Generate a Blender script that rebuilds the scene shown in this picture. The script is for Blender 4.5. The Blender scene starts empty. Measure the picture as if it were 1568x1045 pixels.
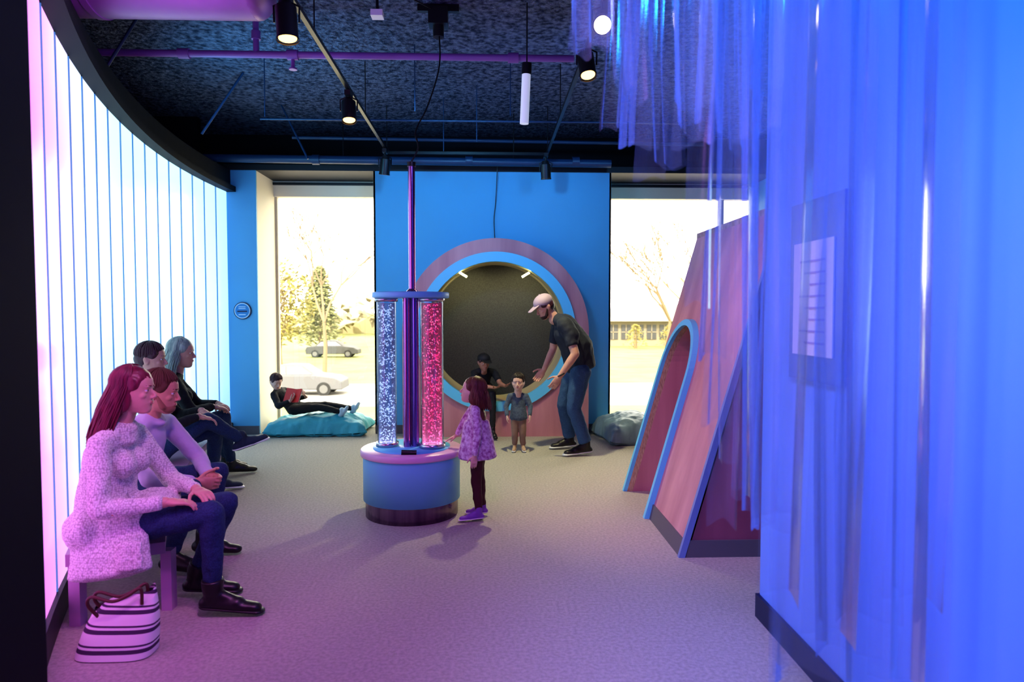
import bpy, bmesh, math, random
from mathutils import Vector, Matrix
V=Vector
random.seed(4)
sc=bpy.context.scene
sc.view_settings.view_transform='Standard'
for lk in ('Medium High Contrast','High Contrast'):
    try:
        sc.view_settings.look=lk; print('look',lk); break
    except Exception as e: print(e)
try:
    sc.cycles.transparent_max_bounces=28
except Exception: pass

# ------------------------------------------------------------ materials
def nodes(m):
    m.use_nodes=True
    return m.node_tree.nodes, m.node_tree.links
def mat(name,col,rough=.6,metal=0,emit=None,es=0,nscale=0,ncol=None,bump=0,bscale=20,stretch=(1,1,1),sheen=0,spec=.5,detail=4):
    m=bpy.data.materials.new(name); n,l=nodes(m); b=n['Principled BSDF']
    b.inputs['Base Color'].default_value=(*col,1); b.inputs['Roughness'].default_value=rough
    b.inputs['Metallic'].default_value=metal; b.inputs['Specular IOR Level'].default_value=spec
    if emit: b.inputs['Emission Color'].default_value=(*emit,1); b.inputs['Emission Strength'].default_value=es
    if sheen: b.inputs['Sheen Weight'].default_value=sheen
    tc=n.new('ShaderNodeTexCoord'); mp=n.new('ShaderNodeMapping'); mp.inputs['Scale'].default_value=stretch
    l.new(tc.outputs['Object'],mp.inputs['Vector'])
    if ncol is None: ncol=tuple(c*.75 for c in col)
    t=n.new('ShaderNodeTexNoise'); t.inputs['Scale'].default_value=nscale or 6; t.inputs['Detail'].default_value=detail
    l.new(mp.outputs[0],t.inputs['Vector'])
    r=n.new('ShaderNodeValToRGB'); r.color_ramp.elements[0].position=.35; r.color_ramp.elements[1].position=.65
    r.color_ramp.elements[0].color=(*ncol,1); r.color_ramp.elements[1].color=(*col,1)
    l.new(t.outputs['Fac'],r.inputs[0])
    if nscale: l.new(r.outputs[0],b.inputs['Base Color'])
    if bump:
        t2=n.new('ShaderNodeTexNoise'); t2.inputs['Scale'].default_value=bscale; t2.inputs['Detail'].default_value=detail
        l.new(mp.outputs[0],t2.inputs['Vector'])
        bp=n.new('ShaderNodeBump'); bp.inputs['Strength'].default_value=bump; bp.inputs['Distance'].default_value=.02
        l.new(t2.outputs['Fac'],bp.inputs['Height']); l.new(bp.outputs[0],b.inputs['Normal'])
    return m
def emis(name,col,s):
    m=bpy.data.materials.new(name); n,l=nodes(m); n.remove(n['Principled BSDF'])
    e=n.new('ShaderNodeEmission'); e.inputs[0].default_value=(*col,1); e.inputs[1].default_value=s
    l.new(e.outputs[0],n['Material Output'].inputs[0]); return m
def clear(name,col,gl=.1,rough=.05,diff=.0,blend=.3,dcol=(.7,.8,1)):
    m=bpy.data.materials.new(name); n,l=nodes(m); n.remove(n['Principled BSDF'])
    t=n.new('ShaderNodeBsdfTransparent'); t.inputs[0].default_value=(*col,1)
    g=n.new('ShaderNodeBsdfGlossy'); g.inputs['Roughness'].default_value=rough
    lw=n.new('ShaderNodeLayerWeight'); lw.inputs[0].default_value=blend
    ma=n.new('ShaderNodeMath'); ma.operation='MULTIPLY_ADD'; ma.inputs[1].default_value=.7; ma.inputs[2].default_value=gl
    ma.use_clamp=True
    l.new(lw.outputs['Fresnel'],ma.inputs[0])
    mx=n.new('ShaderNodeMixShader'); l.new(ma.outputs[0],mx.inputs[0]); l.new(t.outputs[0],mx.inputs[1]); l.new(g.outputs[0],mx.inputs[2])
    out=mx
    if diff:
        d=n.new('ShaderNodeBsdfTranslucent'); d.inputs[0].default_value=(*dcol,1)
        d2=n.new('ShaderNodeBsdfDiffuse'); d2.inputs[0].default_value=(*dcol,1)
        a=n.new('ShaderNodeMixShader'); l.new(d.outputs[0],a.inputs[1]); l.new(d2.outputs[0],a.inputs[2])
        mx2=n.new('ShaderNodeMixShader'); mx2.inputs[0].default_value=diff
        l.new(mx.outputs[0],mx2.inputs[1]); l.new(a.outputs[0],mx2.inputs[2]); out=mx2
    l.new(out.outputs[0],n['Material Output'].inputs[0]); return m

# ------------------------------------------------------------ mesh builder
class MB:
    def __init__(s): s.v=[];s.f=[];s.m=[];s.sm=[];s.mats=[]
    def add(s,vs,fs,mt,smooth=False):
        if mt not in s.mats: s.mats.append(mt)
        k=s.mats.index(mt); o=len(s.v); s.v+= [tuple(v) for v in vs]
        for f in fs: s.f.append([i+o for i in f]); s.m.append(k); s.sm.append(smooth)
    def box(s,x0,x1,y0,y1,z0,z1,mt,M=None):
        vs=[V((x,y,z)) for x in (x0,x1) for y in (y0,y1) for z in (z0,z1)]
        if M is not None: vs=[M@v for v in vs]
        s.add(vs,[(0,1,3,2),(4,6,7,5),(0,4,5,1),(2,3,7,6),(0,2,6,4),(1,5,7,3)],mt)
    def prism(s,pts,ext,mt):
        n=len(pts); pts=[V(p) for p in pts]; e=V(ext)
        s.add(pts+[p+e for p in pts],[list(range(n))[::-1],list(range(n,2*n))]+[(i,(i+1)%n,(i+1)%n+n,i+n) for i in range(n)],mt)
    def strip(s,a,b,mt,closed=False,smooth=False):
        n=len(a); r=range(n if closed else n-1)
        s.add(list(a)+list(b),[(i,(i+1)%n,(i+1)%n+n,i+n) for i in r],mt,smooth)
    def cyl(s,p0,p1,r0,mt,r1=None,n=20,caps=True,smooth=True):
        s.tube([p0,p1],[r0,r0 if r1 is None else r1],mt,n,caps,smooth)
    def curve(s,P,r,mt,n=8,k=6):
        P=[V(p) for p in P]; Q=[P[0]]+P+[P[-1]]; out=[]
        for i in range(1,len(Q)-2):
            for j in range(k):
                t=j/k; a,b_,c,d=Q[i-1],Q[i],Q[i+1],Q[i+2]
                out.append(.5*((2*b_)+(c-a)*t+(2*a-5*b_+4*c-d)*t*t+(3*b_-a-3*c+d)*t**3))
        out.append(P[-1]); s.tube(out,r,mt,n)
    def tube(s,pts,rad,mt,n=8,caps=True,smooth=True):
        pts=[V(p) for p in pts]
        if not hasattr(rad,'__len__'): rad=[rad]*len(pts)
        vs=[];ref=None
        for i,p in enumerate(pts):
            d=(pts[min(i+1,len(pts)-1)]-pts[max(i-1,0)]).normalized()
            if ref is None:
                ref=d.orthogonal().normalized()
            a=(ref-d*ref.dot(d))
            a=a.normalized() if a.length>1e-5 else d.orthogonal().normalized()
            ref=a; b=d.cross(a)
            for k in range(n):
                t=2*math.pi*k/n; vs.append(p+(a*math.cos(t)+b*math.sin(t))*rad[i])
        fs=[(i*n+k,i*n+(k+1)%n,(i+1)*n+(k+1)%n,(i+1)*n+k) for i in range(len(pts)-1) for k in range(n)]
        s.add(vs,fs,mt,smooth)
        if caps:
            s.add(vs[:n],[list(range(n))[::-1]],mt); s.add(vs[-n:],[list(range(n))],mt)
    def cap(s,a,b,ra,rb,mt,flat=1,side=None,ends=1,n=16,h=4):
        a=V(a);b=V(b);w=(b-a)
        w=w.normalized() if w.length>1e-6 else V((0,0,1))
        sd=V(side) if side is not None else w.orthogonal()
        sd=(sd-w*sd.dot(w)); sd=sd.normalized() if sd.length>1e-4 else w.orthogonal().normalized()
        t=w.cross(sd); rings=[]
        for i in range(h): 
            ph=-math.pi/2+ (i+.35)/h*math.pi/2; rings.append((a+w*(ra*math.sin(ph)*ends),ra*math.cos(ph)))
        rings.append((a,ra)); rings.append((b,rb))
        for i in range(h):
            ph=(i+.65)/h*math.pi/2; rings.append((b+w*(rb*math.sin(ph)*ends),rb*math.cos(ph)))
        vs=[c+(sd*math.cos(2*math.pi*k/n)+t*flat*math.sin(2*math.pi*k/n))*r for c,r in rings for k in range(n)]
        fs=[(i*n+k,i*n+(k+1)%n,(i+1)*n+(k+1)%n,(i+1)*n+k) for i in range(len(rings)-1) for k in range(n)]
        fs+=[list(range(n))[::-1],list(range(len(vs)-n,len(vs)))]
        s.add(vs,fs,mt,True)
    def ell(s,c,r,mt,R=None,n=16,h=10):
        c=V(c); vs=[]
        for i in range(h):
            ph=-math.pi/2+(i+.5)/h*math.pi
            for k in range(n):
                t=2*math.pi*k/n; p=V((r[0]*math.cos(ph)*math.cos(t),r[1]*math.cos(ph)*math.sin(t),r[2]*math.sin(ph)))
                vs.append(c+(R@p if R is not None else p))
        fs=[(i*n+k,i*n+(k+1)%n,(i+1)*n+(k+1)%n,(i+1)*n+k) for i in range(h-1) for k in range(n)]
        fs+=[list(range(n))[::-1],list(range(len(vs)-n,len(vs)))]
        s.add(vs,fs,mt,True)
    def lathe(s,c,prof,mt,n=48,smooth=True):
        c=V(c); vs=[c+V((r*math.cos(2*math.pi*k/n),r*math.sin(2*math.pi*k/n),z)) for r,z in prof for k in range(n)]
        s.add(vs,[(i*n+k,i*n+(k+1)%n,(i+1)*n+(k+1)%n,(i+1)*n+k) for i in range(len(prof)-1) for k in range(n)],mt,smooth)
    def obj(s,name,parent=None,bevel=0):
        me=bpy.data.meshes.new(name); me.from_pydata(s.v,[],s.f)
        for m in s.mats: me.materials.append(m)
        me.polygons.foreach_set('material_index',s.m); me.polygons.foreach_set('use_smooth',s.sm); me.update()
        o=bpy.data.objects.new(name,me); sc.collection.objects.link(o)
        if parent: o.parent=parent
        if bevel:
            b=o.modifiers.new('bevel','BEVEL'); b.width=bevel; b.segments=2; b.limit_method='ANGLE'
        return o
_tex={}
def wrinkle(size):
    if size not in _tex:
        t=bpy.data.textures.new('wr%g'%size,'CLOUDS'); t.noise_scale=size; t.noise_depth=2; _tex[size]=t
    return _tex[size]
def blob(mb,name,parent,voxel,it=4,disp=0,dsize=.08):
    o=mb.obj(name,parent)
    r=o.modifiers.new('remesh','REMESH'); r.mode='VOXEL'; r.voxel_size=voxel; r.use_smooth_shade=True
    if it:
        m=o.modifiers.new('smooth','SMOOTH'); m.factor=.5; m.iterations=it
    if disp:
        d=o.modifiers.new('wrinkles','DISPLACE'); d.texture=wrinkle(dsize); d.texture_coords='GLOBAL'; d.strength=disp; d.mid_level=.5
    return o
def empty(name,loc=(0,0,0)):
    e=bpy.data.objects.new(name,None); sc.collection.objects.link(e); e.empty_display_size=.1; return e
def lerp(a,b,t): return V(a)*(1-t)+V(b)*t

# ------------------------------------------------------------ camera
cam=bpy.data.cameras.new('camera'); co=bpy.data.objects.new('camera',cam); sc.collection.objects.link(co)
cam.lens=24; cam.sensor_width=36; cam.clip_end=500
co.location=(0,0,1.43); co.rotation_euler=(math.radians(90-2.47),0,math.radians(-2.08))
cam.dof.use_dof=True; cam.dof.focus_distance=5.2; cam.dof.aperture_fstop=2.4
sc.camera=co

# ------------------------------------------------------------ palette
M_floor=mat('carpet',(.52,.49,.44),.95,nscale=60,ncol=(.40,.375,.335),bump=.5,bscale=260,spec=.1)
M_deck=mat('sprayed_ceiling',(.22,.27,.42),.95,nscale=22,ncol=(.03,.045,.09),bump=1,bscale=34,detail=10,spec=.2)
M_deck.node_tree.nodes['Bump'].inputs['Distance'].default_value=.12
M_dark=mat('black_paint',(.004,.005,.01),.6,spec=.2)
M_dark2=mat('dark_steel',(.012,.014,.02),.5,nscale=5)
M_blue=mat('blue_wall_paint',(.11,.44,.74),.6,nscale=2,ncol=(.11,.42,.70))
M_rblue=mat('periwinkle_wall_paint',(.18,.38,.95),.55,nscale=2,ncol=(.175,.365,.93))
M_cream=mat('cream_paint',(.85,.78,.62),.7)
M_navy=mat('navy_base',(.012,.02,.07),.5)
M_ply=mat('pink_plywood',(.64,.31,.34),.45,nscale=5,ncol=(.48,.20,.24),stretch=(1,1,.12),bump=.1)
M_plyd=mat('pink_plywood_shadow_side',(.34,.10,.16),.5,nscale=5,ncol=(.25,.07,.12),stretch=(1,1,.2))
M_edgeply=mat('plywood_edge',(.62,.45,.30),.6,nscale=30,ncol=(.35,.22,.14),stretch=(8,1,1))
M_trim=mat('light_blue_laminate',(.15,.6,.88),.35)
M_felt=mat('charcoal_felt',(.07,.064,.055),.95,nscale=90,ncol=(.045,.04,.035),bump=.4,bscale=150)
M_beige=mat('tan_liner',(.5,.4,.24),.8)
M_black=mat('black_metal',(.01,.01,.012),.35)
M_pipe=mat('painted_pipe',(.26,.11,.40),.4)
M_bpipe=mat('blue_pipe',(.015,.05,.12),.4)
M_duct=mat('galvanised_duct',(.36,.17,.45),.4,metal=.2,nscale=4,ncol=(.3,.14,.4))
M_grey=mat('grey_baseboard',(.12,.11,.13),.6)
M_metal=mat('brushed_metal',(.6,.55,.6),.25,metal=1)
M_kick=mat('metal_kick_painted_reflections',(.35,.24,.32),.25,metal=.9,nscale=14,ncol=(.16,.10,.18),stretch=(1,1,.02))  # brown and purple reflections in the metal painted in as streaks
M_white=mat('white_plastic',(.8,.8,.8),.4)

# ------------------------------------------------------------ room shell
def wallX(y): return -2.98+(y-7.7)**2/20.6
b=MB(); b.box(-4.2,4.2,-2.2,8.78,-.12,0,M_floor); b.obj('floor')
b=MB(); b.box(-4.4,4.4,-2.4,8.9,3.65,3.8,M_deck)
b.obj('ceiling')
b=MB(); b.box(-4.4,4.4,-2.4,-2.2,-.12,3.65,M_navy); b.obj('wall_behind_camera')
b=MB(); b.box(-4.4,-4.2,-2.2,8.9,-.12,3.65,M_dark2); b.obj('wall_left_outer')
b=MB(); b.box(4.2,4.4,-2.2,8.9,-.12,3.65,M_navy); b.obj('wall_right_outer')
NX,NZ=.10,1.20; R=1.06
def ray_rect(a,cx,cz,x0,x1,z0,z1):
    c,s_=math.cos(a),math.sin(a); t=1e9
    if c>1e-9:t=min(t,(x1-cx)/c)
    if c<-1e-9:t=min(t,(x0-cx)/c)
    if s_>1e-9:t=min(t,(z1-cz)/s_)
    if s_<-1e-9:t=min(t,(z0-cz)/s_)
    return (cx+c*t,cz+s_*t)
def angs(cx,cz,x0,x1,z0,z1,n=96):
    A=[2*math.pi*i/n for i in range(n)]+[math.atan2(z-cz,x-cx)%(2*math.pi) for x in (x0,x1) for z in (z0,z1)]
    return sorted(set(round(a,6) for a in A))
for (x0,x1,z0,z1) in ((-1.31,NX-R,0,3.05),(NX+R,1.45,0,3.05),(NX-R,NX+R,NZ+R,3.05)):
    b=MB(); b.box(x0,x1,8.0,8.12,z0,z1,M_blue)
    if x0==-1.31: b.box(-1.311,-1.29,8.0,8.70,0,3.05,M_cream)
    if x1==1.45: b.box(1.43,1.451,8.0,8.70,0,3.05,M_blue)
    b.obj('wall_back')
b=MB(); b.box(-1.31,1.45,8.70,8.78,0,3.05,M_dark2); b.obj('wall_back_outer')
b=MB(); b.box(-3.3,-2.65,8.0,8.03,0,3.05,M_blue); b.box(-2.67,-2.65,8.03,8.78,0,3.05,M_cream); b.obj('wall_back')
b=MB(); b.box(3.4,4.2,8.0,8.78,0,3.05,M_blue); b.obj('wall_back')
b=MB(); b.box(-4.2,-3.3,8.0,8.1,-.1,3.65,M_dark); b.obj('wall_back')
b=MB(); b.box(-4.2,4.2,8.0,8.78,3.05,3.12,M_dark2); b.box(-4.2,4.2,8.78,8.9,2.98,3.65,M_dark)
b.obj('wall_back_upper')
b=MB(); b.box(-1.3,-.97,7.985,8.0,0,.1,M_grey); b.box(1.17,1.45,7.985,8.0,0,.1,M_grey); b.box(-2.98,-2.65,7.985,8.0,0,.1,M_grey); b.obj('baseboard_back')
M_glass=clear('window_glass',(1,1,1),.02,.0,blend=.1)
M_frame=mat('window_frame',(.55,.5,.42),.5)
for i,(x0,x1,mull) in enumerate([(-2.65,-1.31,[]),(1.45,3.4,[3.0])]):
    b=MB()
    b.box(x0,x0+.03,8.70,8.76,0,3.0,M_frame); b.box(x1-.03,x1,8.70,8.76,0,3.0,M_frame); b.box(x0,x1,8.70,8.76,0,.05,M_frame)
    b.box(x0,x1,8.66,8.78,2.86,3.05,M_cream); b.box(x0,x1,8.62,8.66,3.0,3.03,M_black)
    for mx in mull: b.box(mx-.03,mx+.03,8.7,8.76,0,2.9,M_frame)
    b.box(x0+.03,x1-.03,8.725,8.73,.05,2.86,M_glass)
    b.obj('window_%d'%(i+1))
b=MB(); b.box(1.27,1.42,-2.2,3.09,0,3.65,M_rblue); b.obj('wall_right')
b=MB(); b.box(1.255,1.27,-2.2,3.09,0,.11,M_navy); b.box(1.255,1.42,3.09,3.105,0,.11,M_navy); b.obj('baseboard_right')
b=MB(); b.box(-2.6,-1.415,1.9,2.2,0,3.65,M_dark)
for (x,z) in ((-1.33,1.58),(-1.33,1.50),(-1.31,.5)):
    b.cyl((x-.095,1.9,z),(x-.095,1.893,z),.007,M_metal,n=12)
b.obj('wall_left_near')

# light wall
M_lw=bpy.data.materials.new('backlit_channel_glass'); n,l=nodes(M_lw); p=n['Principled BSDF']
g=n.new('ShaderNodeNewGeometry'); sx=n.new('ShaderNodeSeparateXYZ'); l.new(g.outputs['Position'],sx.inputs[0])
mr=n.new('ShaderNodeMapRange'); mr.inputs[1].default_value=2.2; mr.inputs[2].default_value=8.0; l.new(sx.outputs[1],mr.inputs[0])
nz=n.new('ShaderNodeTexNoise'); nz.inputs['Scale'].default_value=.8; l.new(g.outputs['Position'],nz.inputs['Vector'])
ad=n.new('ShaderNodeMath'); ad.operation='MULTIPLY_ADD'; ad.inputs[1].default_value=.22; ad.inputs[2].default_value=-.11; l.new(nz.outputs['Fac'],ad.inputs[0])
a2=n.new('ShaderNodeMath'); a2.operation='ADD'; l.new(ad.outputs[0],a2.inputs[0]); l.new(mr.outputs[0],a2.inputs[1])
r=n.new('ShaderNodeValToRGB'); cr=r.color_ramp
cr.elements[0].position=0; cr.elements[0].color=(1,.16,.95,1); cr.elements[1].position=1; cr.elements[1].color=(.36,.64,1,1)
for ps,c in ((.13,(1,.25,1)),(.2,(.95,.42,1)),(.3,(.62,.72,1)),(.5,(.50,.84,1)),(.7,(.48,.87,1)),(.85,(.40,.72,1))):
    e=cr.elements.new(ps); e.color=(*c,1)
l.new(a2.outputs[0],r.inputs[0])
mz=n.new('ShaderNodeMapRange'); mz.inputs[1].default_value=0; mz.inputs[2].default_value=1.6; mz.inputs[3].default_value=.92; mz.inputs[4].default_value=1.32
l.new(sx.outputs[2],mz.inputs[0])
l.new(r.outputs[0],p.inputs['Emission Color']); l.new(mz.outputs[0],p.inputs['Emission Strength'])
p.inputs['Base Color'].default_value=(.5,.6,.7,1); p.inputs['Roughness'].default_value=.12
M_seam=mat('seam_profile',(.1,.2,.3),.4,emit=(.06,.22,.6),es=.6)
b=MB(); N=18; ys=[2.2+ (8.0-2.2)*i/N for i in range(N+1)]
for i in range(N):
    y0,y1=ys[i],ys[i+1]; x0,x1=wallX(y0),wallX(y1)
    d=V((x1-x0,y1-y0,0)).normalized(); nn=V((d.y,-d.x,0))
    P0=V((x0,y0,0));P1=V((x1,y1,0))
    a=[P0+d*.012-nn*.03,P0+d*.022+nn*.0,P1-d*.022+nn*.0,P1-d*.012-nn*.03]
    b.strip([q+V((0,0,.14)) for q in a],[q+V((0,0,2.80)) for q in a],M_lw)
    q=[P0-d*.006-nn*.03,P0+d*.006-nn*.03,P0+d*.006+nn*.004,P0-d*.006+nn*.004]
    b.prism([v+V((0,0,.14)) for v in q],(0,0,2.66),M_seam)
def curve_band(b,o0,o1,z0,z1,mt,y0=2.2,y1=8.0,n=40):
    pts=[]
    for i in range(n+1):
        y=y0+(y1-y0)*i/n; x=wallX(y); sl=(y-7.7)/10.3; nn=V((1,-sl,0)).normalized(); pts.append((V((x,y,0)),nn))
    a=[p+q*o0 for p,q in pts]; c=[p+q*o1 for p,q in pts]
    Z0=V((0,0,z0));Z1=V((0,0,z1))
    for u,w in (([p+Z0 for p in a],[p+Z1 for p in a]),([p+Z0 for p in c],[p+Z1 for p in c]),([p+Z0 for p in a],[p+Z0 for p in c]),([p+Z1 for p in a],[p+Z1 for p in c])):
        b.strip(u,w,mt,smooth=False)
    for k in (0,-1): b.add([a[k]+Z0,c[k]+Z0,c[k]+Z1,a[k]+Z1],[(0,1,2,3)],mt)
curve_band(b,-.16,-.05,0,3.0,M_dark)
b.obj('wall_left_luminous')
b=MB(); curve_band(b,-.16,.02,0,.14,M_dark2); b.obj('baseboard_left')
b=MB(); curve_band(b,-.2,.10,2.80,2.86,M_dark); curve_band(b,-.2,.04,2.86,3.05,M_dark); b.obj('trim_1')

# bench
M_bench=mat('lilac_bench_laminate',(.5,.3,.5),.4)
b=MB(); curve_band(b,.05,.45,.285,.34,M_bench,3.06,6.25)
for y in (3.1,3.9,4.7,5.5,6.2):
    for o in (.08,.42):
        x=wallX(y)+o; dy=o*(7.7-y)/10.3
        b.box(x-.025,x+.025,y+dy-.025,y+dy+.03,0,.29,M_bench)
b.obj('bench')

# nook
b=MB()
def tomb(a):
    if math.sin(a)>=0: return (NX+R*math.cos(a),NZ+R*math.sin(a))
    return ray_rect(a,NX,NZ,NX-R,NX+R,0,9)
A=angs(NX,NZ,NX-R,NX+R,0,NZ*2)
o=[tomb(a) for a in A]; f0=[V((x,7.75,z)) for x,z in o]
i0=[V((NX+.90*math.cos(a),7.75,NZ+.90*math.sin(a))) for a in A]
b.strip(f0,i0,M_ply,closed=True); b.strip(f0,[p+V((0,.25,0)) for p in f0],M_ply,closed=True)
A2=sorted([math.pi*i/48 for i in range(49)]+[math.pi/4,3*math.pi/4])
b.strip([V((NX+R*math.cos(a),8.0,NZ+R*math.sin(a))) for a in A2],[V((ray_rect(a,NX,NZ,NX-R,NX+R,-9,NZ+R)[0],8.0,ray_rect(a,NX,NZ,NX-R,NX+R,-9,NZ+R)[1])) for a in A2],M_blue)
def ring(b,r0,r1,y0,y1,mt,n=96):
    A=[2*math.pi*i/n for i in range(n)]
    C=lambda r,y:[V((NX+r*math.cos(a),y,NZ+r*math.sin(a))) for a in A]
    b.strip(C(r0,y0),C(r1,y0),mt,closed=True); b.strip(C(r0,y0),C(r0,y1),mt,closed=True,smooth=True); b.strip(C(r1,y0),C(r1,y1),mt,closed=True,smooth=True); b.strip(C(r0,y1),C(r1,y1),mt,closed=True)
ring(b,.905,.795,7.71,7.78,M_trim)
ring(b,.81,.797,7.78,8.4,M_beige)
b.add([V((NX+.80*math.cos(2*math.pi*i/64),8.38,NZ+.80*math.sin(2*math.pi*i/64))) for i in range(64)],[list(range(64))],M_felt)
M_yl=emis('nook_lamp_glow',(.95,1,.45),9)
for x in (-.37+NX,.34+NX):
    b.box(x-.05,x+.05,7.86,7.89,1.84,1.865,M_yl,Matrix.Translation((x,7.9,1.86))@Matrix.Rotation(.55 if x<NX else -.55,4,'Y')@Matrix.Translation((-x,-7.9,-1.86)))
b.obj('round_reading_nook')
def lamp(kind,name,loc,col,power,target=None,size=.1,spot=60,blend=.6):
    L=bpy.data.lights.new(name,kind); L.energy=power; L.color=col
    if kind=='SPOT': L.spot_size=math.radians(spot); L.spot_blend=blend; L.shadow_soft_size=size
    elif kind=='POINT': L.shadow_soft_size=size
    o=bpy.data.objects.new(name,L); sc.collection.objects.link(o); o.location=loc
    if target is not None: o.rotation_euler=(V(target)-V(loc)).to_track_quat('-Z','Y').to_euler()
    return o
for x in (-.27,.44): lamp('SPOT','nook_lamp',(x,7.9,1.80),(1,1,.55),11,(x*.8,8.4,1.45),.03,120)

M_dsign=mat('sign_face',(.55,.8,.95),.4); 
b=MB(); b.cyl((-2.82,8.0,1.44),(-2.82,7.985,1.44),.10,M_navy,n=40); b.cyl((-2.82,7.985,1.44),(-2.82,7.98,1.44),.09,M_dsign,n=40)
b.cyl((-2.82,7.98,1.44),(-2.82,7.978,1.44),.080,mat('sign_blue',(.02,.25,.6),.4),n=40)
for k,z in enumerate((1.485,1.465)): b.box(-2.86,-2.78,7.974,7.978,z-.004,z+.004,M_dsign)
b.box(-2.875,-2.765,7.974,7.978,1.425,1.44,M_navy); b.box(-2.86,-2.78,7.974,7.978,1.39,1.40,M_dsign)
b.obj('round_wall_sign')
M_post=mat('poster_paper',(.85,.8,.95),.5); M_pfr=mat('blue_poster_frame',(.05,.14,.55),.4); M_ink=mat('violet_ink',(.45,.35,.7),.5)
b=MB(); b.box(1.25,1.27,2.36,2.78,1.16,1.86,M_pfr); b.box(1.245,1.25,2.42,2.74,1.26,1.70,M_post)
for k in range(8): b.box(1.242,1.245,2.48,2.68-(k%3)*.04,1.62-k*.045,1.628-k*.045,M_ink)
b.obj('framed_wall_poster')

# ------------------------------------------------------------ bubble column
CX,CY=-.536,4.83
E=empty('bubble_tube_column')
b=MB()
M_drum=mat('light_blue_drum',(.22,.62,.9),.4)
M_lil=mat('lilac_rim',(.75,.45,.65),.3)
b.lathe((CX,CY,0),[(0,0),(.325,0),(.325,.115)],M_kick)
b.lathe((CX,CY,0),[(.325,.115),(.34,.115),(.34,.425)],M_drum)
b.lathe((CX,CY,0),[(.34,.425),(.355,.425),(.358,.432),(.358,.462),(.35,.47),(0,.47)],M_lil)
b.lathe((CX,CY,0),[(0,.48),(.27,.48),(.27,.47)],M_trim)
b.lathe((CX,CY,0),[(0,1.525),(.262,1.525),(.268,1.53),(.268,1.56),(.262,1.565),(0,1.565)],M_drum)
b.obj('base_and_cap',E)
M_post2=mat('violet_anodised_post',(.5,.22,.5),.2,metal=.9)
b=MB()
b.cyl((CX-.028,CY-.03,.48),(CX-.028,CY-.03,1.53),.026,M_post2); b.cyl((CX+.03,CY-.02,.48),(CX+.03,CY-.02,1.53),.026,mat('post_blue_reflection',(.2,.15,.5),.2,metal=.8))  # violet and blue stripes put the centre post's reflections into colour
b.cyl((CX,CY+.04,.48),(CX,CY+.04,1.53),.03,M_post2)
b.cyl((CX+.01,CY,1.56),(CX+.01,CY,2.44),.024,M_post2); b.lathe((CX+.01,CY,0),[(.024,1.59),(.05,1.565)],M_post2,n=24)
b.cyl((CX+.01,CY,2.44),(CX+.01,CY,2.47),.03,M_black)
b.cyl((CX+.06,CY-.26,.48),(CX-.04,CY-.265,.485),.018,M_black)
b.obj('posts',E)
M_tube=clear('acrylic_tube',(.9,.95,1),.05,.02,blend=.35)
M_b1=mat('bubbles_cool',(.8,.9,1),.15,emit=(.7,.78,1),es=1.3); M_b1d=mat('bubbles_dark',(.05,.07,.15),.1)
M_b2=mat('bubbles_pink',(1,.5,.8),.15,emit=(1,.10,.35),es=1.0); M_b3=mat('bubbles_white',(1,.8,.9),.15,emit=(1,.5,.75),es=1.2)
M_w1=clear('water_cool',(.5,.58,.75),.02,.1,diff=.2); M_w2=clear('water_pink',(.85,.35,.5),.02,.1,diff=.25,dcol=(1,.5,.7))
for (tx,ty,rr,mset,mw) in ((CX-.172,CY,.068,(M_b1,M_b1,M_b1d),M_w1),(CX+.150,CY-.06,.08,(M_b2,M_b2,M_b3,M_b1d),M_w2)):
    b=MB(); b.lathe((tx,ty,0),[(rr,.48),(rr,1.527)],M_tube,n=40)
    b.lathe((tx,ty,0),[(rr*.88,.5),(rr*.88,1.49),(0,1.49)],mw,n=32)
    for z in (.48,1.50): b.lathe((tx,ty,z),[(rr,0),(rr+.012,0),(rr+.012,.028),(rr,.028)],M_metal,n=40)
    b.lathe((tx,ty,.482),[(0,0),(rr*.8,0)],emis('tube_base_light',(1,.8,1),6),n=32)
    for k in range(750):
        z=.5+random.random()*.98; a=random.random()*6.28; q=rr*.82*math.sqrt(random.random()); s_=random.choice([.003,.004,.004,.005,.006])
        b.ell((tx+q*math.cos(a),ty+q*math.sin(a),z),(s_,s_,s_*1.2 if s_<.006 else s_*.7),random.choice(mset),n=8,h=5)
    b.obj('bubble_tube',E)

# ------------------------------------------------------------ A-frame
E=empty('plywood_a_frame_tunnel'); H=2.02; k=.286
xl=lambda z:1.12+k*z
b=MB(); yc=5.0
def arch(w,h,n=24): return [(yc+w,0)]+[(yc+w*math.cos(math.pi*i/n),h-.38+ (w*math.sin(math.pi*i/n))) for i in range(n+1)]+[(yc-w,0)]
ar=arch(.345,1.37)
poly=[(3.88,0),(3.88,H),(5.50,H),(5.50,0)]+ar
b.prism([(xl(z),y,z) for y,z in poly],(.04,0,0),M_ply)
XR=1.12+2*k*H+.5
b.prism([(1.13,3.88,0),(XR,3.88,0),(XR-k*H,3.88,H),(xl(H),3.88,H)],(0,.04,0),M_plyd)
b.prism([(1.13,5.46,0),(XR,5.46,0),(XR-k*H,5.46,H),(xl(H),5.46,H)],(0,.04,0),M_ply)
b.prism([(XR,3.88,0),(XR,5.5,0),(XR-k*H,5.5,H),(XR-k*H,3.88,H)],(.04,0,0),M_ply)
b.box(xl(H),XR-k*H+.04,3.88,5.5,H,H+.04,M_edgeply)
b.obj('panels',E)
b=MB()
ao=arch(.385,1.37); ai=arch(.34,1.37)
F=lambda P,dx:[V((xl(z)+dx,y,z)) for y,z in P]
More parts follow.
